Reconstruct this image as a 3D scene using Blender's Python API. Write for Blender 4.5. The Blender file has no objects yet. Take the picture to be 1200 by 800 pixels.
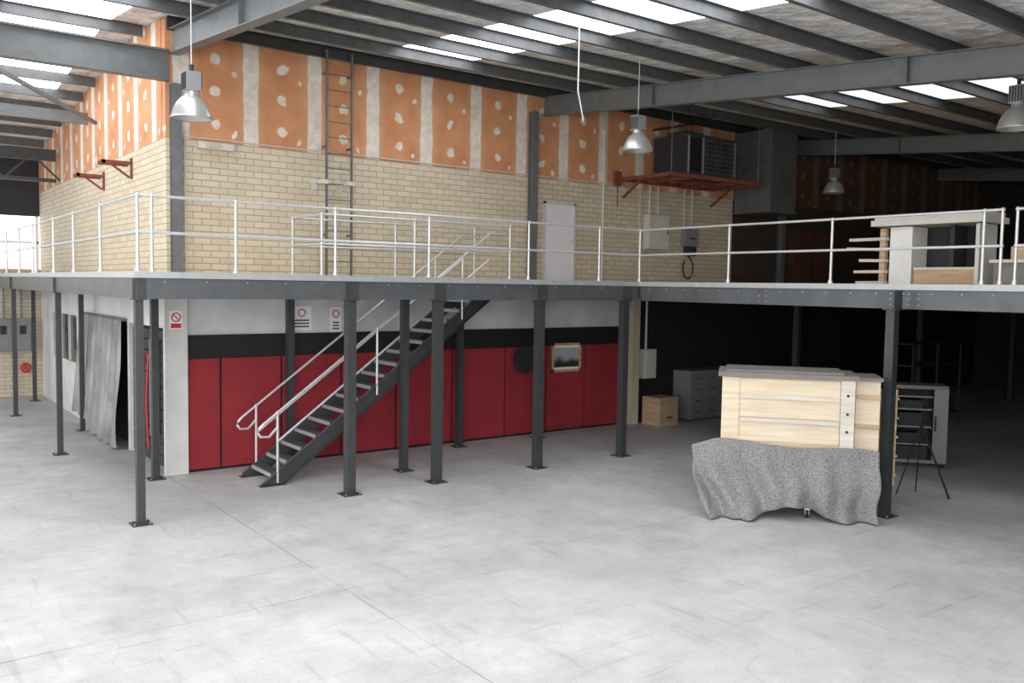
import bpy, bmesh, math, random
from mathutils import Vector, Matrix
random.seed(4)
S=bpy.context.scene
try:
    S.view_settings.view_transform='Standard'
except Exception: pass

# ------------------------------------------------------------ materials
class NT:
    def __init__(s,name):
        s.m=bpy.data.materials.new(name); s.m.use_nodes=True
        s.t=s.m.node_tree; s.b=s.t.nodes['Principled BSDF']
    def n(s,ty,**k):
        x=s.t.nodes.new(ty)
        for a,v in k.items():
            if a in x.inputs.keys() and not hasattr(x,a): x.inputs[a].default_value=v
            else: setattr(x,a,v)
        return x
    def l(s,a,b): s.t.links.new(a,b)
    def math(s,op,a,b=None,c=None,clamp=False):
        x=s.t.nodes.new('ShaderNodeMath'); x.operation=op; x.use_clamp=clamp
        for i,v in enumerate((a,b,c)):
            if v is None: continue
            if isinstance(v,(int,float)): x.inputs[i].default_value=v
            else: s.l(v,x.inputs[i])
        return x.outputs[0]
    def noise(s,scale,detail=3,vec=None,rough=.5):
        x=s.t.nodes.new('ShaderNodeTexNoise'); x.inputs['Scale'].default_value=scale
        x.inputs['Detail'].default_value=detail; x.inputs['Roughness'].default_value=rough
        if vec is None: vec=s.pos()
        s.l(vec,x.inputs['Vector']); return x.outputs['Fac']
    def pos(s):
        if not hasattr(s,'_p'): s._p=s.t.nodes.new('ShaderNodeNewGeometry').outputs['Position']
        return s._p
    def xyz(s):
        x=s.t.nodes.new('ShaderNodeSeparateXYZ'); s.l(s.pos(),x.inputs[0]); return x.outputs
    def comb(s,a,b,c=0.0):
        x=s.t.nodes.new('ShaderNodeCombineXYZ')
        for i,v in enumerate((a,b,c)):
            if isinstance(v,(int,float)): x.inputs[i].default_value=v
            else: s.l(v,x.inputs[i])
        return x.outputs[0]
    def mix(s,f,a,b,mode='MIX'):
        x=s.t.nodes.new('ShaderNodeMixRGB'); x.blend_type=mode
        for i,v in zip((0,1,2),(f,a,b)):
            if isinstance(v,(int,float)): x.inputs[i].default_value=v
            elif isinstance(v,tuple): x.inputs[i].default_value=(*v,1)
            else: s.l(v,x.inputs[i])
        return x.outputs[0]
    def ramp(s,f,p0,p1,c0=(0,0,0),c1=(1,1,1)):
        x=s.t.nodes.new('ShaderNodeValToRGB'); s.l(f,x.inputs[0])
        e=x.color_ramp.elements; e[0].position=p0;e[1].position=p1
        e[0].color=(*c0,1);e[1].color=(*c1,1); return x.outputs[0]
    def bump(s,h,strength=.3,dist=.02):
        x=s.t.nodes.new('ShaderNodeBump'); x.inputs['Strength'].default_value=strength
        x.inputs['Distance'].default_value=dist; s.l(h,x.inputs['Height']); s.l(x.outputs[0],s.b.inputs['Normal'])
    def base(s,c): s.l(c,s.b.inputs['Base Color'])
def lin(r,g,b):
    f=lambda v:(v/255/12.92 if v/255<=.04045 else ((v/255+.055)/1.055)**2.4)
    return (f(r),f(g),f(b))
def simple(name,rgb,rough=.6,metal=0.0,var=.12,scale=6,bump=0):
    m=NT(name); c=lin(*rgb)
    d=tuple(v*(1-var) for v in c); e=tuple(min(1,v*(1+var)) for v in c)
    n=m.noise(scale,4); m.base(m.ramp(n,.3,.7,d,e))
    m.b.inputs['Roughness'].default_value=rough; m.b.inputs['Metallic'].default_value=metal
    if bump: m.bump(m.noise(scale*8,3),bump)
    return m.m
def brick(name,axis,c1,c2,mort,grime=.35):
    m=NT(name); X=m.xyz(); u=X[axis]
    t=m.n('ShaderNodeTexBrick'); m.l(m.comb(u,X[2]),t.inputs['Vector'])
    t.inputs['Color1'].default_value=(*lin(*c1),1); t.inputs['Color2'].default_value=(*lin(*c2),1)
    t.inputs['Mortar'].default_value=(*lin(*mort),1)
    t.inputs['Scale'].default_value=1; t.inputs['Brick Width'].default_value=.32
    t.inputs['Row Height'].default_value=.115; t.inputs['Mortar Size'].default_value=.010
    t.inputs['Mortar Smooth'].default_value=.2
    n=m.noise(1.2,4); m.base(m.mix(m.math('MULTIPLY',n,grime),t.outputs['Color'],(.75,.68,.58),'MULTIPLY'))
    m.b.inputs['Roughness'].default_value=.85
    m.bump(m.math('SUBTRACT',1.0,t.outputs['Fac']),.5,.012)
    return m.m
def plasterboard(name,axis,phase,k=1.0):
    m=NT(name); X=m.xyz(); u0=X[axis]; z0=X[2]
    nv=m.t.nodes.new('ShaderNodeTexNoise'); nv.inputs['Scale'].default_value=3.5; nv.inputs['Detail'].default_value=3
    m.l(m.pos(),nv.inputs['Vector']); sp=m.t.nodes.new('ShaderNodeSeparateXYZ'); m.l(nv.outputs['Color'],sp.inputs[0])
    u=m.math('ADD',u0,m.math('MULTIPLY',m.math('SUBTRACT',sp.outputs[0],.5),.07))
    ub=m.math('ADD',u0,m.math('MULTIPLY',m.math('SUBTRACT',sp.outputs[0],.5),.22))
    z=m.math('ADD',z0,m.math('MULTIPLY',m.math('SUBTRACT',sp.outputs[1],.5),.25))
    P=1.26
    def cell(v,per,off):
        a=m.math('ADD',v,-off+per*40.5); a=m.math('MODULO',a,per); return m.math('ADD',a,-per/2)
    d=m.math('ABSOLUTE',cell(u,P,phase))
    strip=m.math('SUBTRACT',1.0,m.math('MULTIPLY_ADD',d,40.0,-5.2,clamp=True))
    edge=m.math('SUBTRACT',1.0,m.math('MULTIPLY_ADD',d,7.0,-1.2,clamp=True))
    def blob(off,oz,rad,pz=.58):
        a=cell(ub,P,phase+off); b=cell(z,pz,oz)
        r=m.math('SQRT',m.math('ADD',m.math('MULTIPLY',a,a),m.math('MULTIPLY',b,m.math('MULTIPLY',b,.8))))
        return m.math('MULTIPLY_ADD',m.math('SUBTRACT',rad,r),40,.5,clamp=True)
    f=m.math('MAXIMUM',m.math('MAXIMUM',blob(.60,6.32,.09),strip),blob(.95,6.15,.045,1.1))
    n=m.noise(2.2,5)
    sc=lambda c:tuple(v*k for v in lin(*c))
    orange=m.ramp(n,.3,.72,sc((188,128,88)),sc((208,152,112)))
    orange=m.mix(m.math('MULTIPLY',edge,.2),orange,sc((214,184,152)))
    white=m.ramp(m.noise(8,4),.3,.7,sc((206,196,184)),sc((228,223,214)))
    m.base(m.mix(f,orange,white)); m.b.inputs['Roughness'].default_value=.9
    return m.m
def floor_mat():
    m=NT('concrete_floor'); X=m.xyz()
    a=m.ramp(m.noise(.4,6,rough=.65),.32,.68,lin(174,174,176),lin(206,206,207))
    b=m.ramp(m.noise(2.2,9,rough=.8),.35,.68,(.78,.78,.78),(1.05,1.05,1.05))
    c=m.mix(.85,a,b,'MULTIPLY')
    sp=m.ramp(m.noise(38,4,rough=.8),.3,.62,(.78,.78,.78),(1,1,1)); c=m.mix(.75,c,sp,'MULTIPLY')
    stn=m.ramp(m.noise(.9,7,rough=.7),.56,.66,(1,1,1),(.86,.855,.84)); c=m.mix(.7,c,stn,'MULTIPLY')
    st=m.n('ShaderNodeTexVoronoi'); st.feature='DISTANCE_TO_EDGE'; st.inputs['Scale'].default_value=.22
    wv=m.t.nodes.new('ShaderNodeVectorMath'); wv.operation='ADD'
    nn=m.t.nodes.new('ShaderNodeTexNoise'); nn.inputs['Scale'].default_value=.7; m.l(m.pos(),nn.inputs['Vector'])
    m.l(m.pos(),wv.inputs[0]); m.l(nn.outputs['Color'],wv.inputs[1]); m.l(wv.outputs[0],st.inputs['Vector'])
    cr=m.ramp(st.outputs['Distance'],.0,.003,(.75,.75,.75),(1,1,1)); c=m.mix(m.math('MULTIPLY_ADD',m.noise(.8,2),2.4,-1.0,clamp=True),c,m.mix(1.0,c,cr,'MULTIPLY'))
    wob=m.math('MULTIPLY',m.math('SUBTRACT',m.noise(1.5,4),.5),.06)
    brk=m.noise(1.1,5)
    for ax,v in ((1,-4.0),(0,1.26)):
        d=m.math('ABSOLUTE',m.math('ADD',m.math('ADD',X[ax],-v),wob))
        l=m.math('MULTIPLY_ADD',d,-70.0,1.1,clamp=True)
        l=m.math('MULTIPLY',l,m.math('MULTIPLY_ADD',brk,2.6,-.75,clamp=True))
        c=m.mix(m.math('MULTIPLY',l,.75),c,lin(100,98,94))
    for sx,sy,th in ((.5,6.0,.63),(5.0,.6,.64)):
        sv=m.comb(m.math('MULTIPLY',X[0],sx),m.math('MULTIPLY',X[1],sy)); sc=m.ramp(m.noise(1.1,4,vec=sv),th-.02,th+.06,(1,1,1),(.80,.80,.80)); c=m.mix(.7,c,sc,'MULTIPLY')
    spots=m.ramp(m.noise(2.3,2),.78,.80); c=m.mix(spots,c,lin(140,122,80))
    m.base(c); m.l(m.ramp(m.noise(1.5,5),.3,.7,(.42,)*3,(.65,)*3),m.b.inputs['Roughness'])
    m.b.inputs['Specular IOR Level'].default_value=.35
    m.bump(m.noise(20,6),.08,.01); return m.m
def foil():
    m=NT('foil_insulation'); X=m.xyz()
    w=m.noise(3.0,5,rough=.6)
    uu=m.math('MULTIPLY',X[0],4.2); vv=m.math('MULTIPLY',X[1],4.2)
    v=m.n('ShaderNodeTexVoronoi'); v.inputs['Scale'].default_value=2.6; m.l(m.pos(),v.inputs['Vector'])
    c=m.ramp(m.noise(4,6,rough=.7),.3,.7,lin(196,194,192),lin(252,251,250))
    stain=m.ramp(m.noise(1.6,4),.56,.68); c=m.mix(m.math('MULTIPLY',stain,.25),c,lin(160,140,124))
    gx=m.math('ABSOLUTE',m.math('SUBTRACT',m.math('FRACT',uu),.5)); gy=m.math('ABSOLUTE',m.math('SUBTRACT',m.math('FRACT',vv),.5))
    g=m.math('MINIMUM',gx,gy); gl=m.math('MULTIPLY_ADD',g,-30.0,1.0,clamp=True)
    c=m.mix(m.math('MULTIPLY',gl,.45),c,lin(110,110,110)); m.base(c)
    m.b.inputs['Metallic'].default_value=0; m.b.inputs['Roughness'].default_value=.5
    m.bump(m.math('ADD',m.math('MULTIPLY',v.outputs['Distance'],.6),w),.9,.14); return m.m
def emis(name,rgb,st):
    m=NT(name); m.b.inputs['Base Color'].default_value=(*lin(*rgb),1)
    m.b.inputs['Emission Color'].default_value=(*lin(*rgb),1); m.b.inputs['Emission Strength'].default_value=st
    return m.m
def felt():
    m=NT('felt_blanket'); n=m.noise(48,6,rough=.8)
    m.base(m.ramp(n,.38,.62,lin(90,90,91),lin(160,160,158))); m.b.inputs['Roughness'].default_value=1
    m.bump(n,.5,.01); return m.m
def ply(name,a,b):
    m=NT(name); X=m.xyz()
    n=m.noise(2.5,6,vec=m.comb(m.math('MULTIPLY',X[0],.6),m.math('MULTIPLY',X[1],.6),m.math('MULTIPLY',X[2],9.0)))
    m.base(m.ramp(n,.3,.7,lin(*a),lin(*b))); m.b.inputs['Roughness'].default_value=.65; return m.m

M={}
M['brickF']=brick('cream_brick_front',0,(214,203,182),(201,189,166),(166,158,144))
M['brickL']=brick('cream_brick_side',1,(214,203,182),(201,189,166),(166,158,144))
M['brickD']=brick('shaded_brick_front',0,(78,64,56),(66,54,46),(54,48,44))  # front brick darkened in its colour to imitate the dim far right
M['brickDL']=brick('shaded_brick_side',1,(54,46,40),(46,38,34),(40,36,33))  # shade of the right wall put into the brick colour
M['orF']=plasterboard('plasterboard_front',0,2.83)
M['orD']=plasterboard('plasterboard_shaded',0,2.83,.25)  # same board scaled darker; light falloff put into the colour
M['orL']=plasterboard('plasterboard_side',1,3.9)
M['floor']=floor_mat(); M['foil']=foil()
M['sky']=emis('polycarbonate_skylight',(250,252,255),4.8)
M['sky2']=emis('dimmed_polycarbonate_skylight',(246,250,255),1.15)  # emission cut to keep the far right dim
M['steel']=simple('grey_painted_steel',(108,111,113),.5,.2,.12)
M['steelD']=simple('dark_painted_steel',(66,68,70),.45,.3,.12)
M['tread']=simple('stair_tread_steel',(88,90,92),.45,.3,.15,20)
M['purlin']=simple('galvanised_purlin',(98,100,102),.5,.3,.15)
M['galv']=simple('galvanised_tube',(202,205,207),.35,.45,.08,20)
M['lip']=simple('galvanised_edge_angle',(176,178,178),.45,.4,.08,10)
M['beam']=simple('galvanised_channel',(92,95,98),.45,.4,.15,3)
M['board']=simple('particle_board',(190,168,130),.8,0,.1,30)
M['bolt']=simple('bolt_zinc',(170,170,172),.4,.5)
M['white']=simple('white_paint',(226,226,224),.6,0,.04)
M['white2']=simple('white_paint_scuffed',(204,204,202),.7,0,.1,2)
M['door']=simple('white_door_paint',(222,222,230),.5,0,.03)
M['black']=simple('black_paint',(22,22,24),.7)
M['dark']=simple('dark_grey',(45,45,47),.7)
M['wdark']=simple('shade_dark_wall',(28,26,26),.9,0,.2,1)  # near-black colour stands in for the shade at the right
M['red']=simple('red_panel_fabric',(142,38,46),.85,0,.14,2)
M['redsign']=simple('sign_red',(200,40,40),.5)
M['rust']=simple('rust_primer_steel',(122,66,48),.8,0,.2,9)
M['alu']=simple('lamp_reflector_aluminium',(186,186,184),.35,.6,.06,10)
M['lampglow']=simple('lamp_diffuser',(214,216,214),.35,0,.03)
M['grey']=simple('grey_enclosure',(130,132,134),.55,0,.08)
M['lgrey']=simple('light_grey_enclosure',(200,198,190),.55,0,.05)
M['duct']=simple('galvanised_duct',(104,106,108),.5,.3,.15,3)
M['felt']=felt()
M['ply']=ply('plywood_light',(206,188,160),(224,210,186))
M['ply2']=ply('plywood_warm',(170,142,110),(198,172,140))
M['plyE']=ply('plywood_pale_edge',(194,186,172),(218,212,202))
M['slab']=simple('grey_laminate',(120,116,110),.6,0,.1)
M['cream']=simple('cream_paint',(190,182,160),.8,0,.08)
M['brown']=simple('brown_door',(92,58,44),.7,0,.15)
M['rubber']=simple('rubber',(30,30,30),.7)
M['paper']=simple('sign_white',(236,236,236),.6,0,.02)
M['ink']=simple('sign_ink',(90,70,80),.7)
def plastic():
    m=NT('grey_tarpaulin'); n=m.noise(1.5,4)
    m.base(m.ramp(n,.3,.7,lin(104,105,106),lin(150,151,152))); m.b.inputs['Roughness'].default_value=.35
    m.bump(m.noise(2.5,4),.5,.1); return m.m
M['plastic']=plastic()
def glassm():
    m=NT('window_glass_dark'); m.b.inputs['Base Color'].default_value=(.03,.035,.04,1); m.b.inputs['Roughness'].default_value=.08; return m.m
M['glass']=glassm()
def landscape():
    m=NT('framed_landscape_print'); X=m.xyz(); n=m.noise(4,6)
    z=m.math('ADD',X[2],m.math('MULTIPLY',m.math('SUBTRACT',n,.5),.35))
    t=m.math('MULTIPLY_ADD',z,2.0,-3.05,clamp=True)
    m.base(m.ramp(t,.3,.6,lin(58,62,48),lin(170,176,178))); m.b.inputs['Roughness'].default_value=.3; return m.m
M['print']=landscape()

# ------------------------------------------------------------ mesh builder
class MB:
    def __init__(s): s.v=[];s.f=[];s.mi=[];s.sm=[];s.ms=[]
    def _m(s,k):
        if k not in s.ms: s.ms.append(k)
        return s.ms.index(k)
    def add(s,vs,fs,k,smooth=False):
        o=len(s.v); s.v+= [tuple(v) for v in vs]; i=s._m(k)
        for f in fs: s.f.append([o+j for j in f]); s.mi.append(i); s.sm.append(smooth)
    def box(s,a,b,k):
        x0,y0,z0=a;x1,y1,z1=b
        x0,x1=min(x0,x1),max(x0,x1);y0,y1=min(y0,y1),max(y0,y1);z0,z1=min(z0,z1),max(z0,z1)
        s.add([(x0,y0,z0),(x1,y0,z0),(x1,y1,z0),(x0,y1,z0),(x0,y0,z1),(x1,y0,z1),(x1,y1,z1),(x0,y1,z1)],
              [(0,3,2,1),(4,5,6,7),(0,1,5,4),(1,2,6,5),(2,3,7,6),(3,0,4,7)],k)
    def obox(s,F,a,b,k):
        x0,y0,z0=a;x1,y1,z1=b
        vs=[(x0,y0,z0),(x1,y0,z0),(x1,y1,z0),(x0,y1,z0),(x0,y0,z1),(x1,y0,z1),(x1,y1,z1),(x0,y1,z1)]
        s.add([F(*v) for v in vs],[(0,3,2,1),(4,5,6,7),(0,1,5,4),(1,2,6,5),(2,3,7,6),(3,0,4,7)],k)
    def bar(s,p,q,w,h,k,up=(0,0,1)):
        p=Vector(p);q=Vector(q);d=(q-p).normalized();u=Vector(up);sd=d.cross(u).normalized();u=sd.cross(d).normalized()
        vs=[]
        for c in (p,q):
            for i,j in ((-1,-1),(1,-1),(1,1),(-1,1)): vs.append(c+sd*w/2*i+u*h/2*j)
        s.add(vs,[(3,2,1,0),(4,5,6,7),(0,1,5,4),(1,2,6,5),(2,3,7,6),(3,0,4,7)],k)
    def ibeam(s,p,q,w,h,k,tf=.016,tw=.01,up=(0,0,1)):
        p=Vector(p);q=Vector(q);d=(q-p).normalized();u=Vector(up);sd=d.cross(u).normalized();u=sd.cross(d).normalized()
        o=u*(h/2-tf/2)
        s.bar(p+o,q+o,w,tf,k,up);s.bar(p-o,q-o,w,tf,k,up);s.bar(p,q,tw,h-2*tf,k,up)
    def chan(s,p,q,w,h,k,side=1,t=.008):
        p=Vector(p);q=Vector(q);d=(q-p).normalized();u=Vector((0,0,1));sd=d.cross(u).normalized()*side;u=sd.cross(d).normalized()
        if u.z<0:u=-u
        s.bar(p,q,t,h,k)
        for e in (1,-1): s.bar(p+u*e*(h/2-t/2)+sd*w/2,q+u*e*(h/2-t/2)+sd*w/2,w,t,k)
    def tube(s,pts,r,k,n=10,cap=True):
        P=[Vector(p) for p in pts]; rings=[]
        for i,p in enumerate(P):
            d=(P[min(i+1,len(P)-1)]-P[max(i-1,0)]).normalized()
            a=Vector((0,0,1)) if abs(d.z)<.9 else Vector((1,0,0))
            x=d.cross(a).normalized();y=d.cross(x).normalized()
            rr=r[i] if isinstance(r,(list,tuple)) else r
            rings.append([p+(x*math.cos(t)+y*math.sin(t))*rr for t in [2*math.pi*j/n for j in range(n)]])
        vs=[v for R in rings for v in R]; fs=[]
        for i in range(len(P)-1):
            for j in range(n): fs.append((i*n+j,i*n+(j+1)%n,(i+1)*n+(j+1)%n,(i+1)*n+j))
        s.add(vs,fs,k,True)
        if cap: s.add(rings[0],[tuple(range(n))],k); s.add(rings[-1],[tuple(reversed(range(n)))],k)
    def lathe(s,c,prof,k,n=24):
        vs=[];fs=[]
        for r,z in prof:
            for j in range(n):
                t=2*math.pi*j/n; vs.append((c[0]+r*math.cos(t),c[1]+r*math.sin(t),c[2]+z))
        for i in range(len(prof)-1):
            for j in range(n): fs.append((i*n+j,i*n+(j+1)%n,(i+1)*n+(j+1)%n,(i+1)*n+j))
        s.add(vs,fs,k,True)
    def prism(s,poly,y0,y1,k):
        n=len(poly); vs=[(x,y0,z) for x,z in poly]+[(x,y1,z) for x,z in poly]
        fs=[tuple(range(n)),tuple(reversed(range(n,2*n)))]+[(i,n+i,n+(i+1)%n,(i+1)%n) for i in range(n)]
        s.add(vs,fs,k)
    def ball(s,c,r,k,n=10):
        prof=[(max(.0005,r*math.sin(math.pi*i/6)),-r*math.cos(math.pi*i/6)) for i in range(7)]
        s.lathe(c,prof,k,n)
    def make(s,name,bevel=0):
        me=bpy.data.meshes.new(name)
        xs=[v[0] for v in s.v];ys=[v[1] for v in s.v];zs=[v[2] for v in s.v]
        o=Vector(((min(xs)+max(xs))/2,(min(ys)+max(ys))/2,min(zs)))
        me.from_pydata([tuple(Vector(v)-o) for v in s.v],[],s.f)
        for k in s.ms: me.materials.append(M[k])
        for p,i,sm in zip(me.polygons,s.mi,s.sm): p.material_index=i;p.use_smooth=sm
        bm=bmesh.new();bm.from_mesh(me);bmesh.ops.recalc_face_normals(bm,faces=bm.faces);bm.to_mesh(me);bm.free()
        ob=bpy.data.objects.new(name,me);ob.location=o;S.collection.objects.link(ob)
        if bevel:
            b=ob.modifiers.new('bevel','BEVEL');b.width=bevel;b.segments=2;b.limit_method='ANGLE'
        return ob
def one(name,a,b,k,bevel=0):
    m=MB();m.box(a,b,k);return m.make(name,bevel)

W=3.17; XW=1.30; DZ=3.6; XE=31.0; YB=16.3; YF=-17.0; XL=-10.0; XF=16.6
def zr(y): return 8.05+.09*(y-W) if y<=5 else 8.05+.09*(5-W)-.085*(y-5)

# ------------------------------------------------------------ room shell
one('floor',(XL-6,YF-10,-.15),(XE,YB+.2,0),'floor')
m=MB()
xs=[XL,-6.5,-5.0,-1.0,.7,5.2,6.8,12.8,14.9,XE]
ys=[YF,-8.6,-.2,1.9,2.4,5.0,10.0,YB+.2]
def is_sky(x,y):
    if 5.2<x<6.8: return y<1.9
    if 12.8<x<14.9: return -8.6<y<-.1
    if -1.0<x<.7: return y<10  # run on unseen towards the camera for extra floor light
    if -6.5<x<-5: return y<10  # unseen strip added to brighten the floor near the camera
    return False
for i in range(len(xs)-1):
    for j in range(len(ys)-1):
        x0,x1,y0,y1=xs[i],xs[i+1],ys[j],ys[j+1]
        k=('sky2' if x0>12 else 'sky') if is_sky((x0+x1)/2,(y0+y1)/2) else 'foil'
        v=[(x0,y0,zr(y0)),(x1,y0,zr(y0)),(x1,y1,zr(y1)),(x0,y1,zr(y1))]
        v+=[(a,b,c+.06) for a,b,c in v]
        m.add(v,[(3,2,1,0),(4,5,6,7),(0,1,5,4),(1,2,6,5),(2,3,7,6),(3,0,4,7)],k)
m.make('ceiling')
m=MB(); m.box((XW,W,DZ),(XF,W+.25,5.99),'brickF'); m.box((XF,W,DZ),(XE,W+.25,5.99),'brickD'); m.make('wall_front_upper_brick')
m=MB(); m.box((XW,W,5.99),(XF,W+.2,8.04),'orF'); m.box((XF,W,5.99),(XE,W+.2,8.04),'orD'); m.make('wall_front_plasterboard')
m=MB()
m.box((XW,W,2.5),(12.6,W+.25,DZ),'white2'); m.box((XW,W,0),(12.6,W+.25,2.5),'black')
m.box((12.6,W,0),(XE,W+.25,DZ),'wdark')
m.make('wall_front_lower')
m=MB(); seams=[1.63,2.23,3.4,4.65,5.9,7.3,8.74,9.95,11.17,12.4]
for a,b in zip(seams[:-1],seams[1:]): m.box((a+.02,W-.045,.05),(b-.02,W-.002,2.07),'red')
m.make('wall_front_red_panels',.006)
one('trim_black_rail',(1.63,W-.05,2.08),(12.6,W-.002,2.5),'black')
one('wall_left_upper_brick',(XW,W+.25,DZ),(XW+.25,YB,5.99),'brickL')
m=MB(); v=[]
for y in (W+.25,5.0,YB): v+=[(XW,y,5.99),(XW,y,zr(y)-.01),(XW+.2,y,5.99),(XW+.2,y,zr(y)-.01)]
m.add(v,[(0,4,5,1),(4,8,9,5),(2,3,7,6),(6,7,11,10),(0,1,3,2),(8,10,11,9),(1,5,7,3),(5,9,11,7),(0,2,6,4),(4,6,10,8)],'orL')
m.make('wall_left_plasterboard')
m=MB()
m.box((XW,W+.25,2.62),(XW+.25,YB,DZ),'white2')
m.box((XW,5.9,0),(XW+.25,6.05,2.62),'white2'); m.box((XW,10.1,0),(XW+.25,11.1,2.62),'white2')
m.box((XW,11.1,0),(XW+.25,YB,1.3),'white2'); m.box((XW,14.5,1.3),(XW+.25,YB,2.62),'white2')
m.box((XW+.2,W+.25,0),(XW+.25,11.1,2.62),'dark')
m.make('wall_left_lower')
m=MB(); m.box((XW+.05,11.1,1.3),(XW+.1,14.5,2.62),'glass')
for y in (11.12,12.2,13.3,14.44): m.box((XW,y-.03,1.3),(XW+.12,y+.03,2.62),'white2')
m.box((XW,11.1,1.3),(XW+.12,14.5,1.36),'white2'); m.box((XW,11.1,2.56),(XW+.12,14.5,2.62),'white2'); m.make('window_1')
one('trim_corner_pier',(1.22,W-.12,0),(1.62,W-.003,3.2),'white2',.01)
m=MB(); m.box((XL,YB,0),(XW,YB+.2,3.75),'brickF'); m.box((XL,YB,5.3),(XW,YB+.2,zr(YB)),'dark')
m.make('wall_back')
m=MB()
for i in range(9): m.box((XL+i*1.4,YB+.05,3.75),(XL+i*1.4+.07,YB+.12,5.3),'white')
m.box((XL,YB+.05,4.5),(XW,YB+.12,4.56),'white'); m.make('window_2')
one('wall_right',(XE,YF,0),(XE+.2,W+.3,zr(W)),'brickDL')
one('wall_near_light_block',(-1.5,YF-.2,0),(XE,YF,zr(YF)-.01),'wdark')  # unseen wall added to keep daylight off the far right
one('wall_left_light_block',(XL-.2,YF,0),(XL,-6.0,zr(YF)-.01),'brickL')  # partial unseen wall added to cut low daylight from the left

# ------------------------------------------------------------ roof steel
m=MB()
y=YF+.3
while y<YB:
    x1=XE if y<W-.1 else XW-.05
    if not (W-.15<y<W+.3):
        m.chan((XL,y,zr(y)-.11),(x1,y,zr(y)-.11),.075,.20,'purlin',1 if y<5 else -1)
    y+=1.32
m.chan((XW,W-.12,zr(W)-.14),(XE,W-.12,zr(W)-.14),.08,.22,'steelD')
m.make('roof_purlins')
for x in (-7.2,1.42,9.75,18.9,27.6):
    m=MB(); a=(x,YF,zr(YF)-.43); b=(x,W-.05,zr(W)-.43)
    m.ibeam(a,b,.2,.42,'steel')
    for yy in (-11,-5.7,-.4): 
        m.box((x-.09,yy,zr(yy)-.62),(x+.09,yy+.012,zr(yy)-.24),'steel')
    if x<1: m.ibeam((x,W-.05,zr(W)-.43),(x,5,zr(5)-.43),.2,.42,'steel'); m.ibeam((x,5,zr(5)-.43),(x,YB,zr(YB)-.43),.2,.42,'steel')
    m.make('roof_rafter')
m=MB(); m.ibeam((XL,W-.12,7.19),(1.32,W-.12,7.19),.22,.52,'steel',tf=.03); m.make('roof_tie_beam')
m=MB(); m.bar((-1.6,5.0,7.4),(1.2,8.2,6.9),.07,.07,'steel'); m.bar((-6.8,9,7.1),(1.2,9,7.1),.1,.25,'steel')
m.bar((-6.8,13,6.7),(1.2,13,6.7),.1,.3,'steelD')
for i in range(6): m.bar((-6.5+i*1.3,13,6.05),(-5.85+i*1.3,13,6.7),.05,.05,'steelD'); m.bar((-5.85+i*1.3,13,6.7),(-5.2+i*1.3,13,6.05),.05,.05,'steelD')
m.bar((-6.8,13,6.05),(1.2,13,6.05),.08,.1,'steelD'); m.make('roof_bracing')
for x,z1 in ((1.44,6.9),(9.4,7.45),(18.7,7.45)):
    m=MB(); m.ibeam((x,W-.11,DZ+.01),(x,W-.11,z1),.16,.18,'steel',up=(0,1,0)); m.box((x-.14,W-.22,DZ),(x+.14,W-.02,DZ+.02),'steel'); m.make('steel_column')

# ------------------------------------------------------------ mezzanine
XR=9.83
m=MB()
zt=DZ-.01; zb=DZ-.04
V0,V1,U0,U1=3.45,7.35,1.32,2.38
for a,b in (((0.02,0.02),(V0,W-.01)),((V0,0.02),(V1,U0)),((V0,U1),(V1,W-.01)),((V1,0.02),(XE-.02,W-.01)),((XR,YF+.5),(XE-.02,.02)),((.02,W-.01),(XW-.01,YB-.01))):
    m.box((a[0],a[1],zb),(b[0],b[1],zt),'board')
def edge(p,q,out):
    ox,oy=out
    m.bar((p[0]+ox*.006,p[1]+oy*.006,DZ-.045),(q[0]+ox*.006,q[1]+oy*.006,DZ-.045),.012,.09,'lip')
    sd=Vector((q[0]-p[0],q[1]-p[1],0)).normalized().cross(Vector((0,0,1)))
    side=-1 if sd.x*ox+sd.y*oy>0 else 1
    m.chan((p[0]-ox*.02,p[1]-oy*.02,DZ-.235),(q[0]-ox*.02,q[1]-oy*.02,DZ-.235),.08,.30,'beam',side)
edge((-.0,0,0),(XR,0,0),(0,-1)); edge((0,YB-.1,0),(0,0,0),(-1,0)); edge((XR,0,0),(XR,YF+.5,0),(-1,0))
yy=-.3
while yy>-16:
    m.tube([(XR+.02,yy,DZ-.15),(XR+.003,yy,DZ-.15)],.012,'bolt',6); 
    yy-=.45
for yy in (-.25,-5.5,-5.65,-5.8,-5.95,-3.0,-3.15):
    for dz in (.15,.23,.32): m.tube([(XR+.03,yy,DZ-dz),(XR+.003,yy,DZ-dz)],.012,'bolt',6)
xx=.4
while xx<9.6:
    m.tube([(xx,.02,DZ-.14),(xx,.004,DZ-.14)],.012,'bolt',6); xx+=.6
for y in (1.28,2.42,W-.2): m.chan((.1,y,DZ-.24),(XR,y,DZ-.24),.08,.28,'steelD')
x=.6
while x<XR-.1:
    if V0-.05<x<V1+.05:
        m.chan((x,.06,DZ-.15),(x,U0-.05,DZ-.15),.06,.2,'steelD'); m.chan((x,U1+.05,DZ-.15),(x,W-.05,DZ-.15),.06,.2,'steelD')
    else: m.chan((x,.06,DZ-.15),(x,W-.05,DZ-.15),.06,.2,'steelD')
    x+=.6
for y in (-11.4,-5.68,-.05,W-.2): m.chan((XR,y,DZ-.24),(XE-.05,y,DZ-.24),.08,.3,'steelD')
x=10.5
while x<XE: m.chan((x,YF+.6,DZ-.15),(x,W-.05,DZ-.15),.06,.2,'steelD'); x+=.75
y=3.9
while y<YB: m.chan((.05,y,DZ-.15),(XW-.02,y,DZ-.15),.06,.2,'steelD'); y+=.6
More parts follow.
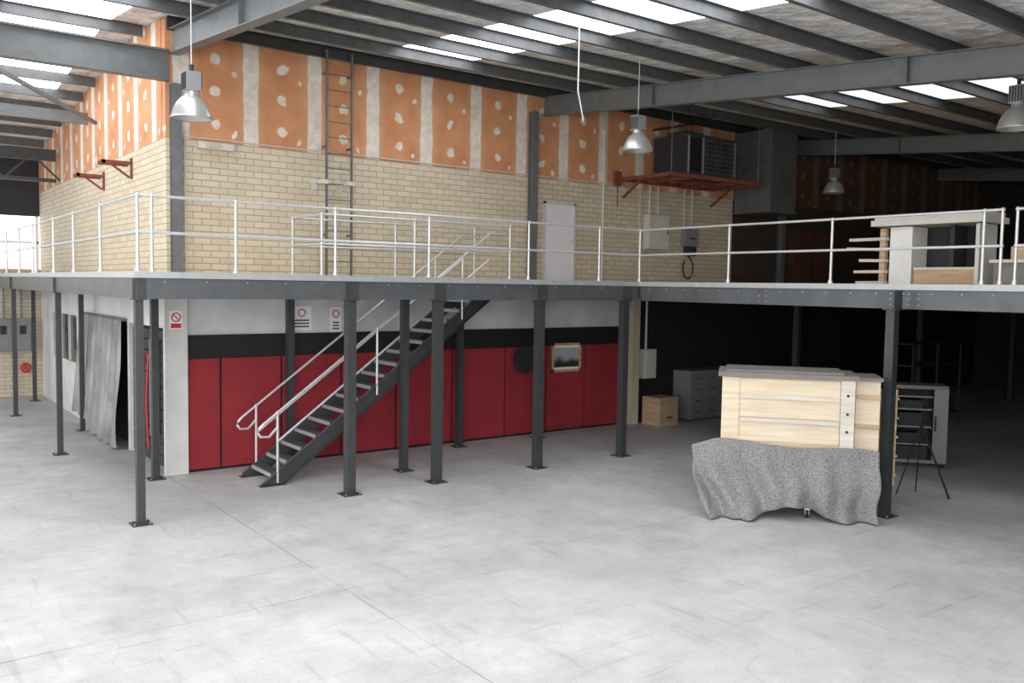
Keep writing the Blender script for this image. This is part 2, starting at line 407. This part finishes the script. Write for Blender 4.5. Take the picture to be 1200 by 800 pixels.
def post(x,y,s=.13,k='steelD'):
    m.box((x-s/2,y-s/2,.015),(x+s/2,y+s/2,3.22),k)
    m.box((x-s/2-.08,y-s/2-.08,.0),(x+s/2+.08,y+s/2+.08,.018),k)
    m.box((x-s/2-.04,y-s/2-.012,3.2),(x+s/2+.04,y-s/2+.0,3.5),k)
    m.box((x-s/2-.04,y-s/2-.04,3.2),(x+s/2+.04,y+s/2+.04,3.22),k)
    for i in (-1,1):
        for j in (-1,1): m.tube([(x+i*(s/2+.05),y+j*(s/2+.05),.018),(x+i*(s/2+.05),y+j*(s/2+.05),.04)],.012,'bolt',6)
post(.06,.08,.11)
for x in (3.33,5.01,7.28,9.5): post(x,.08,.15)
post(5.0,1.22,.13); post(7.22,2.72,.13); post(9.4,2.72,.13); post(3.4,2.72,.13); post(1.02,2.95,.12)
post(.06,6.19,.1); post(.06,12.19,.1); post(1.0,9.0,.1); post(.9,15.0,.1)
post(9.6,-5.68,.14); post(9.6,-11.4,.14)
for x in (15.3,21.1,26.9):
    for y in (-11.4,-5.68,.02): post(x,y,.14)
m.make('mezzanine_platform')

# ------------------------------------------------------------ railings
RT=DZ+1.06; RM=DZ+.55; R=.022
def rail(m,pts,posts):
    for z in (RT,RM): m.tube([(p[0],p[1],z) for p in pts],R,'galv',10) if len(pts)==2 else [m.tube([(a[0],a[1],z),(b[0],b[1],z)],R,'galv',10) for a,b in zip(pts[:-1],pts[1:])]
    for x,y in posts:
        m.tube([(x,y,DZ),(x,y,RT)],R,'galv',10)
        m.tube([(x,y,DZ),(x,y,DZ+.06)],.034,'galv',10); m.tube([(x-.001,y,DZ-.0),(x,y,DZ+.01)],.055,'galv',10)
        for z in (RT,RM): m.ball((x,y,z),.034,'galv')
m=MB()
rail(m,[(.05,.05),(9.85,.05)],[(.05,.05),(.24,.05),(1.44,.05),(3.05,.05),(4.8,.05),(6.97,.05),(8.75,.05)])
rail(m,[(9.88,.05),(9.88,-7.1)],[(9.88,.05),(9.88,-2.26),(9.88,-4.40),(9.88,-6.85),(9.88,-7.1)])
rail(m,[(9.88,-7.3),(9.88,-15.9)],[(9.88,-7.3),(9.88,-9.5),(9.88,-12),(9.88,-14.5)])
rail(m,[(.05,.05),(.05,8.6)],[(.05,2.36),(.05,4.51),(.05,6.5),(.05,8.6)])
rail(m,[(.05,9.0),(.05,15.9)],[(.05,9.0),(.05,11),(.05,13.2),(.05,15.8)])
m.make('guard_railing')
m=MB()
rail(m,[(7.4,1.22),(3.35,1.22),(3.35,2.48),(7.4,2.48)],[(3.35,1.22),(5.2,1.22),(7.4,1.22),(3.35,2.48),(5.5,2.48),(7.4,2.48)])
m.make('stairwell_railing')

# ------------------------------------------------------------ staircase
m=MB(); sl=.737; X0=2.54
def zl(x): return sl*(x-X0)
for y0 in (1.38,2.30):
    poly=[(X0-.22,0),(X0+.16,0),(7.32,zl(7.32)-.12),(7.32,3.5),(X0+3.5/sl-.26,3.5),(X0-.22,.04+.0)]
    m.prism(poly,y0-.006,y0+.006,'steelD')
    o=1 if y0<2 else -1
    m.bar((X0+.16,y0+o*-.03,.01),(7.32,y0+o*-.03,zl(7.32)-.11),.06,.012,'steelD'); m.bar((X0-.2,y0-o*.03,.05),(X0+3.5/sl-.26,y0-o*.03,3.5),.06,.012,'tread')
N=18
for i in range(1,N):
    z=i*3.6/N; x=X0-.04+(z-.2)/sl
    m.box((x,1.39,z-.035),(x+.26,2.29,z),'tread'); m.box((x-.004,1.39,z-.06),(x+.02,2.29,z+.003),'lip')
m.box((X0-.25,1.3,0),(X0+.2,1.46,.012),'steelD'); m.box((X0-.25,2.22,0),(X0+.2,2.38,.012),'steelD')
for y0 in (1.34,2.34):
    def zh(x): return 1.03+sl*(x-2.29)
    xe=7.0
    a=[(xe,y0,zh(xe)),(2.35,y0,zh(2.35)),(2.27,y0,zh(2.29)-.03),(2.25,y0,zh(2.29)-.10),(2.30,y0,zh(2.29)-.17),(2.45,y0,zh(2.29)-.18),(2.6,y0,zh(2.6)-.25)]
    a=[(xe+.3,y0,zh(xe))]+a
    m.tube(a,R,'galv',10)
    m.tube([(2.62,y0,zh(2.62)-.5),(xe,y0,zh(xe)-.5)],R*.9,'galv',10)
    for x in (2.6,4.5,6.35): 
        m.tube([(x,y0,max(.02,zl(x)+.0)),(x,y0,zh(x))],R,'galv',10); m.ball((x,y0,zh(x)),.032,'galv')
m.make('staircase')

# ------------------------------------------------------------ upper wall fittings
m=MB(); a,b,z1=9.80,10.76,5.46
m.box((a+.05,W-.03,DZ),(b-.05,W-.004,z1-.05),'door'); 
m.box((a,W-.06,DZ),(a+.05,W-.002,z1),'lgrey'); m.box((b-.05,W-.06,DZ),(b,W-.002,z1),'lgrey'); m.box((a,W-.06,z1-.05),(b,W-.002,z1),'lgrey')
m.tube([(b-.14,W-.03,4.55),(b-.14,W-.09,4.55)],.02,'galv'); m.ball((b-.14,W-.1,4.55),.03,'galv'); m.make('door_1')
m=MB(); m.box((19.2,W-.06,DZ),(21.5,W-.002,5.25),'brown'); m.box((20.33,W-.075,DZ),(20.37,W-.05,5.25),'dark')
for x in (19.35,20.5): m.box((x,W-.08,3.9),(x+.85,W-.055,5.05),'brown')
m.make('door_2')
m=MB()
for x in (4.25,4.78): m.bar((x,W-.2,DZ),(x,W-.2,7.95),.03,.06,'steel',up=(0,1,0))
z=DZ+.3
while z<7.9: m.tube([(4.25,W-.2,z),(4.78,W-.2,z)],.010,'steel',8); z+=.3
for z in (4.4,6.1,7.5):
    for x in (4.25,4.78): m.box((x-.015,W-.2,z),(x+.015,W-.002,z+.04),'steel')
m.make('wall_ladder')
for x in (4.03,4.57):
    m=MB(); m.box((x-.02,W-.06,5.28),(x+.08,W-.002,5.5),'lgrey'); m.bar((x+.03,W-.04,5.45),(x+.03,W-.42,5.40),.05,.05,'lgrey'); m.box((x-.04,W-.55,5.36),(x+.10,W-.38,5.44),'lgrey'); m.make('wall_bracket_light')
m=MB(); m.box((1.83,W-.14,5.84),(2.46,W-.002,5.96),'lgrey'); m.box((1.95,W-.17,5.87),(2.2,W-.14,5.94),'cream'); m.make('wall_heater_box')
m=MB()
def cd(pts,r=.014): m.tube(pts,r,'lgrey',8)
cd([(1.6,W-.02,6.03),(12.2,W-.02,6.03)]); cd([(12.2,W-.02,6.03),(12.6,W-.02,5.9),(16.5,W-.02,5.9)])
cd([(1.62,W-.02,3.62),(1.62,W-.02,6.03)]); cd([(11.67,W-.03,DZ),(11.67,W-.03,7.3)],.03)
cd([(13.3,W-.02,5.34),(13.3,W-.02,6.1)],.03); cd([(13.6,W-.02,5.34),(13.6,W-.02,6.1)],.02); cd([(14.6,W-.02,5.0),(14.6,W-.02,6.1)],.02); cd([(14.9,W-.02,5.0),(14.9,W-.02,6.1)],.02); cd([(12.95,W-.02,DZ),(12.95,W-.02,6.1)],.015)
m.make('wall_conduits')
m=MB(); m.box((13.07,W-.22,4.47),(13.85,W-.03,5.34),'lgrey'); m.box((13.10,W-.235,4.50),(13.82,W-.22,5.31),'lgrey'); m.box((13.75,W-.25,4.85),(13.78,W-.235,4.98),'dark'); m.make('switchboard_cabinet',.008)
m=MB(); m.box((14.48,W-.2,4.6),(15.0,W-.03,5.06),'grey'); m.box((14.6,W-.22,4.35),(14.9,W-.03,4.6),'dark'); m.lathe((14.74,W-.22,4.8),[(.08,-.02),(.08,.02)],'dark'); 
loop=[(14.74,W-.08,4.35)]+[(14.74+.2*math.sin(t),W-.08,4.02+.28*math.cos(t)) for t in [i*.5 for i in range(1,12)]]
m.tube(loop,.02,'dark',8); m.make('isolator_switch')
m=MB(); m.box((12.0,W-.12,6.0),(12.2,W-.03,6.35),'rust'); m.tube([(12.1,W-.08,5.5),(12.1,W-.08,6.0)],.012,'rust'); m.make('fire_alarm_bell')
for y,z in ((7.9,5.72),(5.5,5.76)):
    m=MB(); m.bar((XW,y,z),(XW-.55,y,z),.06,.06,'rust'); m.bar((XW,y+.35,z),(XW-.55,y+.35,z),.06,.06,'rust'); m.bar((XW-.52,y-.03,z),(XW-.52,y+.38,z),.06,.06,'rust')
    m.box((XW-.03,y-.05,z-.3),(XW-.002,y+.05,z+.1),'rust'); m.bar((XW-.45,y,z),(XW-.05,y,z-.28),.04,.04,'rust'); m.make('wall_steel_bracket')

# ------------------------------------------------------------ high-bay lamps
def lamp(x,y,z,top):
    m=MB()
    m.lathe((x,y,z),[(.27,0),(.265,.03),(.24,.12),(.20,.2),(.14,.27),(.09,.30),(.09,.36)],'alu',28)
    m.lathe((x,y,z),[(.27,0),(.262,.004),(.235,.12),(.19,.2),(.13,.26),(.002,.28)],'alu',28)
    m.lathe((x,y,z),[(.275,-.012),(.285,0),(.275,.012),(.27,-.0)],'alu',28)
    m.ball((x,y,z+.1),.07,'lampglow',14)
    m.box((x-.10,y-.10,z+.36),(x+.10,y+.10,z+.62),'grey')
    for i in range(5): m.box((x-.115,y-.09+i*.04,z+.38),(x+.115,y-.075+i*.04,z+.6),'dark')
    m.tube([(x,y,z+.62),(x,y,z+.72)],.03,'dark'); m.tube([(x,y,z+.7),(x,y,top)],.008,'lgrey',6)
    m.make('high_bay_lamp')
lamp(.63,-.53,5.70,zr(-.53)-.02); lamp(8.38,-1.32,5.98,zr(-1.32)-.02); lamp(17.5,.6,6.05,zr(.6)-.02); lamp(10.74,-6.85,5.93,zr(-6.85)-.02)
m=MB(); m.tube([(5.9,-2.5,zr(-2.5)),(5.9,-2.5,6.9),(5.88,-2.52,6.5),(5.95,-2.55,6.15),(6.02,-2.5,6.05)],.01,'white',6); m.make('hanging_pull_cord')

# ------------------------------------------------------------ air handling plant
m=MB(); x0,x1,y0,y1,z=12.3,15.6,1.5,W-.07,6.17
for a,b in (((x0,y0),(x1,y0)),((x0,y1),(x1,y1)),((x0,y0),(x0,y1)),((x1,y0),(x1,y1)),((13.1,y0),(13.1,y1)),((14.8,y0),(14.8,y1)),((x0,2.3),(x1,2.3))):
    m.bar((*a,z),(*b,z),.08,.09,'rust')
for x in (x0,x1): m.bar((x,y0+.9,z),(x,y1,z-.45),.05,.05,'rust'); m.bar((x,y1,z-.5),(x,y1,z),.06,.06,'rust')
for x,y in ((12.34,1.54),(15.56,1.54)): m.tube([(x,y,z),(x,y,zr(y)-.2)],.012,'steel',8)
m.make('plant_platform')
m=MB(); m.box((13.2,1.8,6.26),(14.9,2.95,7.22),'dark')
for i in range(12): m.box((13.25+i*.035,1.785,6.36),(13.265+i*.035,1.8,7.14),'black')
m.box((13.18,1.77,7.18),(14.93,2.97,7.25),'steelD'); m.box((13.18,1.77,6.24),(14.93,2.97,6.3),'steelD')
for cx in (14.0,14.56):
    for cz in (6.52,6.96):
        n=20; 
        m.tube([(cx,1.8,cz),(cx,1.785,cz)],.205,'steelD',n); m.tube([(cx,1.788,cz),(cx,1.78,cz)],.185,'black',n)
for i in range(14): m.tube([(13.74+i*.088,1.765,6.3),(13.74+i*.088,1.765,7.18)],.005,'steel',4)
for i in range(8): m.tube([(13.72,1.765,6.36+i*.11),(14.9,1.765,6.36+i*.11)],.005,'steel',4)
for x in (13.18,13.7,14.9): m.box((x,1.76,6.3),(x+.03,1.8,7.2),'grey')
m.box((13.5,2.2,7.25),(14.2,2.8,7.4),'steelD'); m.tube([(13.4,1.9,7.22),(13.4,1.9,7.5),(13.3,3.1,7.5)],.03,'black',8)
m.make('condenser_unit')
m=MB(); m.box((16.45,1.8,5.58),(17.55,3.0,7.75),'duct')
for z in (5.55,6.6,7.7): m.box((16.42,1.77,z),(17.58,3.03,z+.05),'duct')
m.make('ventilation_duct')

# ------------------------------------------------------------ lower wall fittings
m=MB(); m.box((1.30,W-.135,2.62),(1.52,W-.121,2.95),'paper')
ring=[(1.41+.075*math.cos(t),W-.14,2.83+.075*math.sin(t)) for t in [i*math.pi/8 for i in range(17)]]
m.tube(ring,.012,'redsign',6); m.bar((1.36,W-.14,2.88),(1.46,W-.14,2.78),.02,.01,'redsign',up=(0,1,0)); m.box((1.32,W-.14,2.64),(1.50,W-.135,2.72),'redsign'); m.make('no_smoking_sign')
for x0,x1,z0,z1 in ((3.62,4.02,2.55,3.02),(4.42,4.66,2.5,3.0)):
    m=MB(); m.box((x0,W-.015,z0),(x1,W-.002,z1),'paper'); c=(x0+x1)/2
    m.tube([(c+.07*math.cos(t),W-.02,z1-.13+.07*math.sin(t)) for t in [i*math.pi/8 for i in range(17)]],.012,'redsign',6)
    for i in range(3): m.box((x0+.05,W-.019,z0+.06+i*.06),(x1-.05,W-.014,z0+.09+i*.06),'ink')
    m.make('safety_sign')
m=MB(); a,b,c,d=10.09,11.0,1.44,2.13
m.box((a,W-.07,c),(b,W-.046,d),'print'); f=.06
m.box((a,W-.09,c),(b,W-.06,c+f),'ply2');m.box((a,W-.09,d-f),(b,W-.06,d),'ply2');m.box((a,W-.09,c),(a+f,W-.06,d),'ply2');m.box((b-f,W-.09,c),(b,W-.06,d),'ply2')
g=f+.05; m.box((a+f,W-.075,c+f),(b-f,W-.068,c+g),'paper');m.box((a+f,W-.075,d-g),(b-f,W-.068,d-f),'paper'); m.make('framed_picture')
m=MB(); cx,cz=9.2,1.78
for r in (.32,.24,.16,.08): m.tube([(cx+r*math.cos(t),W-.22,cz+r*math.sin(t)) for t in [i*math.pi/10 for i in range(21)]],.009,'dark',5)
m.tube([(cx,W-.12,cz),(cx,W-.21,cz)],.30,'dark',20); m.tube([(cx,W-.05,cz),(cx,W-.12,cz)],.09,'dark',12)
for i in range(12):
    t=i*math.pi/6; m.tube([(cx,W-.23,cz),(cx+.32*math.cos(t),W-.22,cz+.32*math.sin(t))],.005,'dark',4)
m.make('wall_fan')
m=MB(); nx,nz=48,16; vs=[];fs=[]
for i in range(nx+1):
    for j in range(nz+1):
        y=6.05+4.0*i/nx; z=.05+2.6*j/nz
        amp=.03+.14*(1-j/nz)
        vs.append((XW-.10-amp*(.5+.5*math.sin(i*1.1+.6*math.sin(j*.4)))-.05*(1-j/nz),y+.2*(1-j/nz)*math.sin(i*.3),z+ (.25*(1-j/nz) if i>30 else 0)))
for i in range(nx):
    for j in range(nz):
        a=i*(nz+1)+j; fs.append((a,a+nz+1,a+nz+2,a+1))
m.add(vs,fs,'plastic',True); m.tube([(XW-.08,6.0,2.67),(XW-.08,10.1,2.67)],.03,'steel'); m.make('tarpaulin_curtain')
m=MB()
for i in range(12): m.box((XW+.06,W+.35,.05+i*.21),(XW+.1,5.85,.24+i*.21),'dark')
for i in range(2): m.tube([(XW-.05,4.3+i*.3,.3),(XW-.07,4.35+i*.3,1.2),(XW-.05,4.25+i*.3,2.1)],.02,'redsign',8)
m.box((XW-.1,3.9,.6),(XW+.05,4.0,2.4),'grey'); m.make('roller_door')
m=MB()
for x0,x1,z0,z1 in ((.05,.5,1.35,2.3),(.54,1.0,1.35,2.3)):
    m.box((x0,YB-.25,z0),(x1,YB-.01,z1),'grey'); m.box((x0+.03,YB-.27,z0+.04),(x1-.03,YB-.25,z1-.04),'grey'); m.box(((x0+x1)/2-.08,YB-.29,1.85),((x0+x1)/2+.08,YB-.27,2.1),'dark')
m.tube([(.3,YB-.1,2.3),(.3,YB-.1,3.3)],.03,'grey'); m.tube([(.75,YB-.1,2.3),(.75,YB-.1,3.3)],.03,'grey')
m.make('meter_box')
m=MB(); m.tube([(.62,YB-.1,0),(.62,YB-.1,1.3)],.02,'grey'); 
m.tube([(.85+.12*math.cos(t),YB-.1,.85+.12*math.sin(t)) for t in [i*math.pi/8 for i in range(17)]],.035,'redsign',6); m.box((.8,YB-.12,.8),(.9,YB-.005,.9),'redsign'); m.make('fire_hose_reel')

# ------------------------------------------------------------ crates on trolley with blanket
O=Vector((7.7,-4.0,0)); t=Vector((.628,-.778,0)).normalized(); nn=Vector((.778,.628,0)).normalized()
def F(a,b,z): return O+t*a+nn*b+Vector((0,0,z))
m=MB()
m.obox(F,(0,0,.32),(1.75,.9,2.13),'ply')
zz=[.34,.72,1.08,1.5,1.83,2.12]
for a,b in zip(zz[:-1],zz[1:]): m.obox(F,(.02,-.022,a+.012),(1.74,-.002,b-.012),'ply')
m.obox(F,(.28,-.05,1.14),(1.74,-.022,1.22),'ply'); m.obox(F,(.28,-.05,1.80),(1.74,-.022,1.86),'plyE')
m.obox(F,(.28,-.06,1.44),(1.74,-.03,1.5),'plyE'); m.obox(F,(0,-.045,.34),(.26,-.022,2.12),'ply')
m.obox(F,(1.75,-.06,.32),(1.95,.86,2.13),'plyE')
for i,z in enumerate((.75,1.05,1.35,1.62,1.9)): 
    m.tube([F(1.85,-.06,z),F(1.85,-.066,z)],.022,'dark',10)
m.obox(F,(-.06,-.08,2.13),(2.0,.95,2.20),'slab'); m.obox(F,(.05,.05,2.20),(1.8,.9,2.235),'slab')
m.obox(F,(1.98,.12,.4),(2.33,.2,2.12),'ply'); m.obox(F,(2.02,.22,.4),(2.12,.8,2.1),'plyE')
for z in (.9,1.4,1.85): m.obox(F,(1.98,.08,z),(2.33,.12,z+.06),'ply2')
m.obox(F,(1.9,.06,2.12),(2.36,.9,2.17),'slab')
m.obox(F,(2.0,.62,.45),(2.66,.70,1.95),'ply2')
for z in (.6,.9,1.2,1.5,1.8): m.obox(F,(2.55,.58,z),(2.68,.74,z+.03),'ply2')
m.obox(F,(0,-.02,.2),(2.33,1.0,.31),'ply2')
for a in (.15,1.32,2.22):
    for b in (-.06,.9):
        c=F(a,b,.075); m.tube([c-t*.02,c+t*.02],.07,'rubber',14); m.tube([c-t*.025,c+t*.025],.03,'galv',10)
        m.obox(F,(a-.04,b-.05,.13),(a+.04,b+.05,.2),'galv'); m.obox(F,(a-.035,b-.03,.06),(a-.028,b+.03,.16),'galv'); m.obox(F,(a+.028,b-.03,.06),(a+.035,b+.03,.16),'galv')
m.make('plywood_crate')
m=MB(); nu,nv=100,36; vs=[];fs=[]
for i in range(nu+1):
    u=i/nu; a=-.44+2.76*u
    zt_=1.15-.08*u+.03*math.sin(u*9)-.12*max(0,1-u*7)
    low=.02 if u<.30 else .02+.20*max(0,math.sin((u-.30)/.54*math.pi))**2 if u<.84 else .02
    if u<.08: low=.02+.30*(1-u/.08)
    for j in range(nv+1):
        v=j/nv
        z=zt_+(low-zt_)*v
        dg=u*1.0-v*.35*(1-u)
        fold=.085*math.sin(dg*19+1.2*math.sin(v*3))+.05*math.sin(dg*37+v*2.5+1)+.03*math.sin(u*11-v*8)
        out=.09+(.46*v**1.3)*(1-.65*u)+fold*(.15+.85*v)+.05*math.sin(v*7+u*5)*v
        shift=(.12*v**1.3)*max(0,1-u*2.5)
        vs.append(F(a+shift+.04*math.sin(v*9+u*4)*v,-max(out,.085),z))
for i in range(nu):
    for j in range(nv):
        q=i*(nv+1)+j; fs.append((q,q+nv+1,q+nv+2,q+1))
m.add(vs,fs,'felt',True); ob=m.make('felt_moving_blanket'); so=ob.modifiers.new('s','SOLIDIFY'); so.thickness=.015; so.offset=0

m=MB(); c=Vector((13.9,-4.3,0)); 
def G(a,b,z): return c+t*a+nn*b+Vector((0,0,z))
m.obox(G,(-.85,0,.1),(-.8,.6,1.62),'grey');m.obox(G,(.1,-.0,.1),(.15,.6,1.62),'grey');m.obox(G,(-.85,0,1.57),(.15,.6,1.64),'slab');m.obox(G,(-.85,0,.1),(.15,.6,.16),'grey')
m.obox(G,(-.85,.55,.1),(.15,.6,1.6),'dark'); m.obox(G,(-.12,-.03,.12),(.14,0,1.58),'grey')
for z in (.45,.8,1.15,1.4): m.obox(G,(-.8,.02,z),(-.14,.55,z+.03),'grey')
for z,h in ((.48,.2),(.83,.25),(1.18,.15)): m.obox(G,(-.74,.1,z),(-.3,.5,z+h),'dark')
m.obox(G,(-.10,-.06,.75),(-.07,-.03,1.05),'dark'); m.obox(G,(-.78,.05,.17),(-.2,.5,.42),'dark')
for a in (-.8,.1): m.tube([G(a,.1,.0),G(a,.1,.1)],.03,'rubber'); m.tube([G(a,.5,0),G(a,.5,.1)],.03,'rubber')
m.make('shelf_cabinet')
m=MB(); m.tube([(11.28,-5.32,1.25),(11.56,-5.71,.01)],.018,'black',8); m.tube([(11.28,-5.32,1.25),(11.15,-5.0,.01)],.012,'black',8); m.tube([(11.28,-5.32,1.25),(11.6,-5.1,.01)],.012,'black',8); m.make('tripod_stand')
m=MB(); m.box((12.95,2.3,.0),(13.65,2.9,.72),'ply2'); 
for z in (.1,.4): m.box((12.98,2.28,z),(13.62,2.3,z+.22),'ply2')
m.box((13.2,2.25,.2),(13.4,2.28,.24),'dark'); m.make('wooden_chest',.01)
m=MB(); m.box((14.3,2.5,.05),(16.0,3.1,1.32),'grey')  # white cabinet greyed; shade under the deck is put into its colour
for i in range(3):
    for j in range(4): m.box((14.33+i*.56,2.48,.1+j*.3),(14.33+i*.56+.53,2.5,.1+j*.3+.27),'grey'); m.box((14.5+i*.56,2.46,.22+j*.3),(14.68+i*.56,2.48,.24+j*.3),'dark')
m.make('drawer_cabinet')
m=MB(); m.box((12.62,2.95,0),(12.86,W-.004,3.2),'cream'); m.make('trim_cream_pier')
m=MB(); m.box((13.05,W-.2,1.15),(13.5,W-.01,1.9),'lgrey'); m.box((13.1,W-.22,1.2),(13.45,W-.2,1.85),'lgrey'); m.tube([(13.2,W-.1,1.9),(13.2,W-.1,3.2)],.03,'lgrey'); m.make('meter_cabinet')
m=MB()
for x in (18,19.2,20.4):
    for y in (-1.5,-.9): m.box((x,y,0),(x+.05,y+.05,2.2),'dark')
for z in (.3,.95,1.6,2.15): m.box((18,-1.5,z),(20.45,-.85,z+.04),'dark')
for i in range(6): m.box((18.1+i*.38,-1.4,.34),(18.4+i*.38,-.95,.34+.2+.1*(i%3)),'dark')
m.make('storage_rack')

# ------------------------------------------------------------ items stored on mezzanine
m=MB()
m.box((11.3,-6.15,4.72),(12.1,-4.3,4.80),'plyE'); m.box((11.27,-6.2,4.62),(12.13,-4.25,4.72),'lgrey')
m.box((11.4,-4.95,DZ),(11.9,-4.55,4.6),'white'); 
m.box((11.35,-6.1,DZ+.02),(12.0,-6.04,4.6),'white2'); m.box((11.5,-5.62,DZ+.02),(12.0,-5.55,4.6),'dark')
m.box((11.95,-6.1,DZ),(12.0,-4.9,4.6),'dark')
m.box((11.4,-6.04,DZ+.02),(11.95,-5.0,3.86),'ply2'); m.box((11.38,-6.04,3.86),(11.95,-5.0,3.90),'plyE')
m.make('display_counter')
m=MB()
for i in range(5):
    z=DZ+.02+i*.19; o=random.uniform(-.05,.25); m.bar((11.35,-4.52,z+.02),(11.45,-3.95+o,z+.02+random.uniform(-.01,.05)),.12,.05,'ply' if i%2 else 'plyE')
    m.box((11.33,-4.5,z),(11.43,-4.4,z+.2),'ply2')
m.make('timber_offcuts')
m=MB()
m.box((11.0,-7.6,DZ),(11.9,-6.5,DZ+.35),'slab'); m.box((10.95,-7.65,DZ+.35),(11.95,-6.45,DZ+.4),'plyE'); m.box((11.1,-7.3,DZ+.4),(11.7,-6.7,DZ+.6),'ply2'); m.make('stacked_boards')

# ------------------------------------------------------------ light
w=bpy.data.worlds.new('overcast_sky'); S.world=w; w.use_nodes=True
bg=w.node_tree.nodes['Background']; bg.inputs[0].default_value=(.97,.985,1,1); bg.inputs[1].default_value=2.8
def area(name,loc,target,sx,sy,e):
    l=bpy.data.lights.new(name,'AREA'); l.shape='RECTANGLE'; l.size=sx;l.size_y=sy;l.energy=e
    o=bpy.data.objects.new(name,l); o.location=loc; o.rotation_euler=(Vector(target)-Vector(loc)).to_track_quat('-Z','Y').to_euler(); S.collection.objects.link(o)
area('near_left_fill_light',(-5.8,-16.8,4.0),(-1,0,2.2),8,5,1100)  # added lamp, out of view, for light from the near left
area('overhead_fill_light',(-3.0,-8,zr(-8)-.7),(-2.0,-6.5,0),9,9,560)  # added downward lamp, out of view, to brighten the floor

# ------------------------------------------------------------ camera
f,pi,ro,ya=1027.2,.0634,.0157,.6436
fw=Vector((math.sin(ya)*math.cos(pi),math.cos(ya)*math.cos(pi),-math.sin(pi)))
rt=Vector((math.cos(ya),-math.sin(ya),0)); up=rt.cross(fw)
r=rt*math.cos(ro)+up*math.sin(ro); u=up*math.cos(ro)-rt*math.sin(ro)
cd_=bpy.data.cameras.new('camera'); cd_.sensor_width=36; cd_.lens=f*36/1200; cd_.clip_end=200
co=bpy.data.objects.new('camera',cd_); S.collection.objects.link(co)
co.matrix_world=Matrix(((r.x,u.x,-fw.x,-3.1293),(r.y,u.y,-fw.y,-12.9361),(r.z,u.z,-fw.z,3.4788),(0,0,0,1)))
S.camera=co
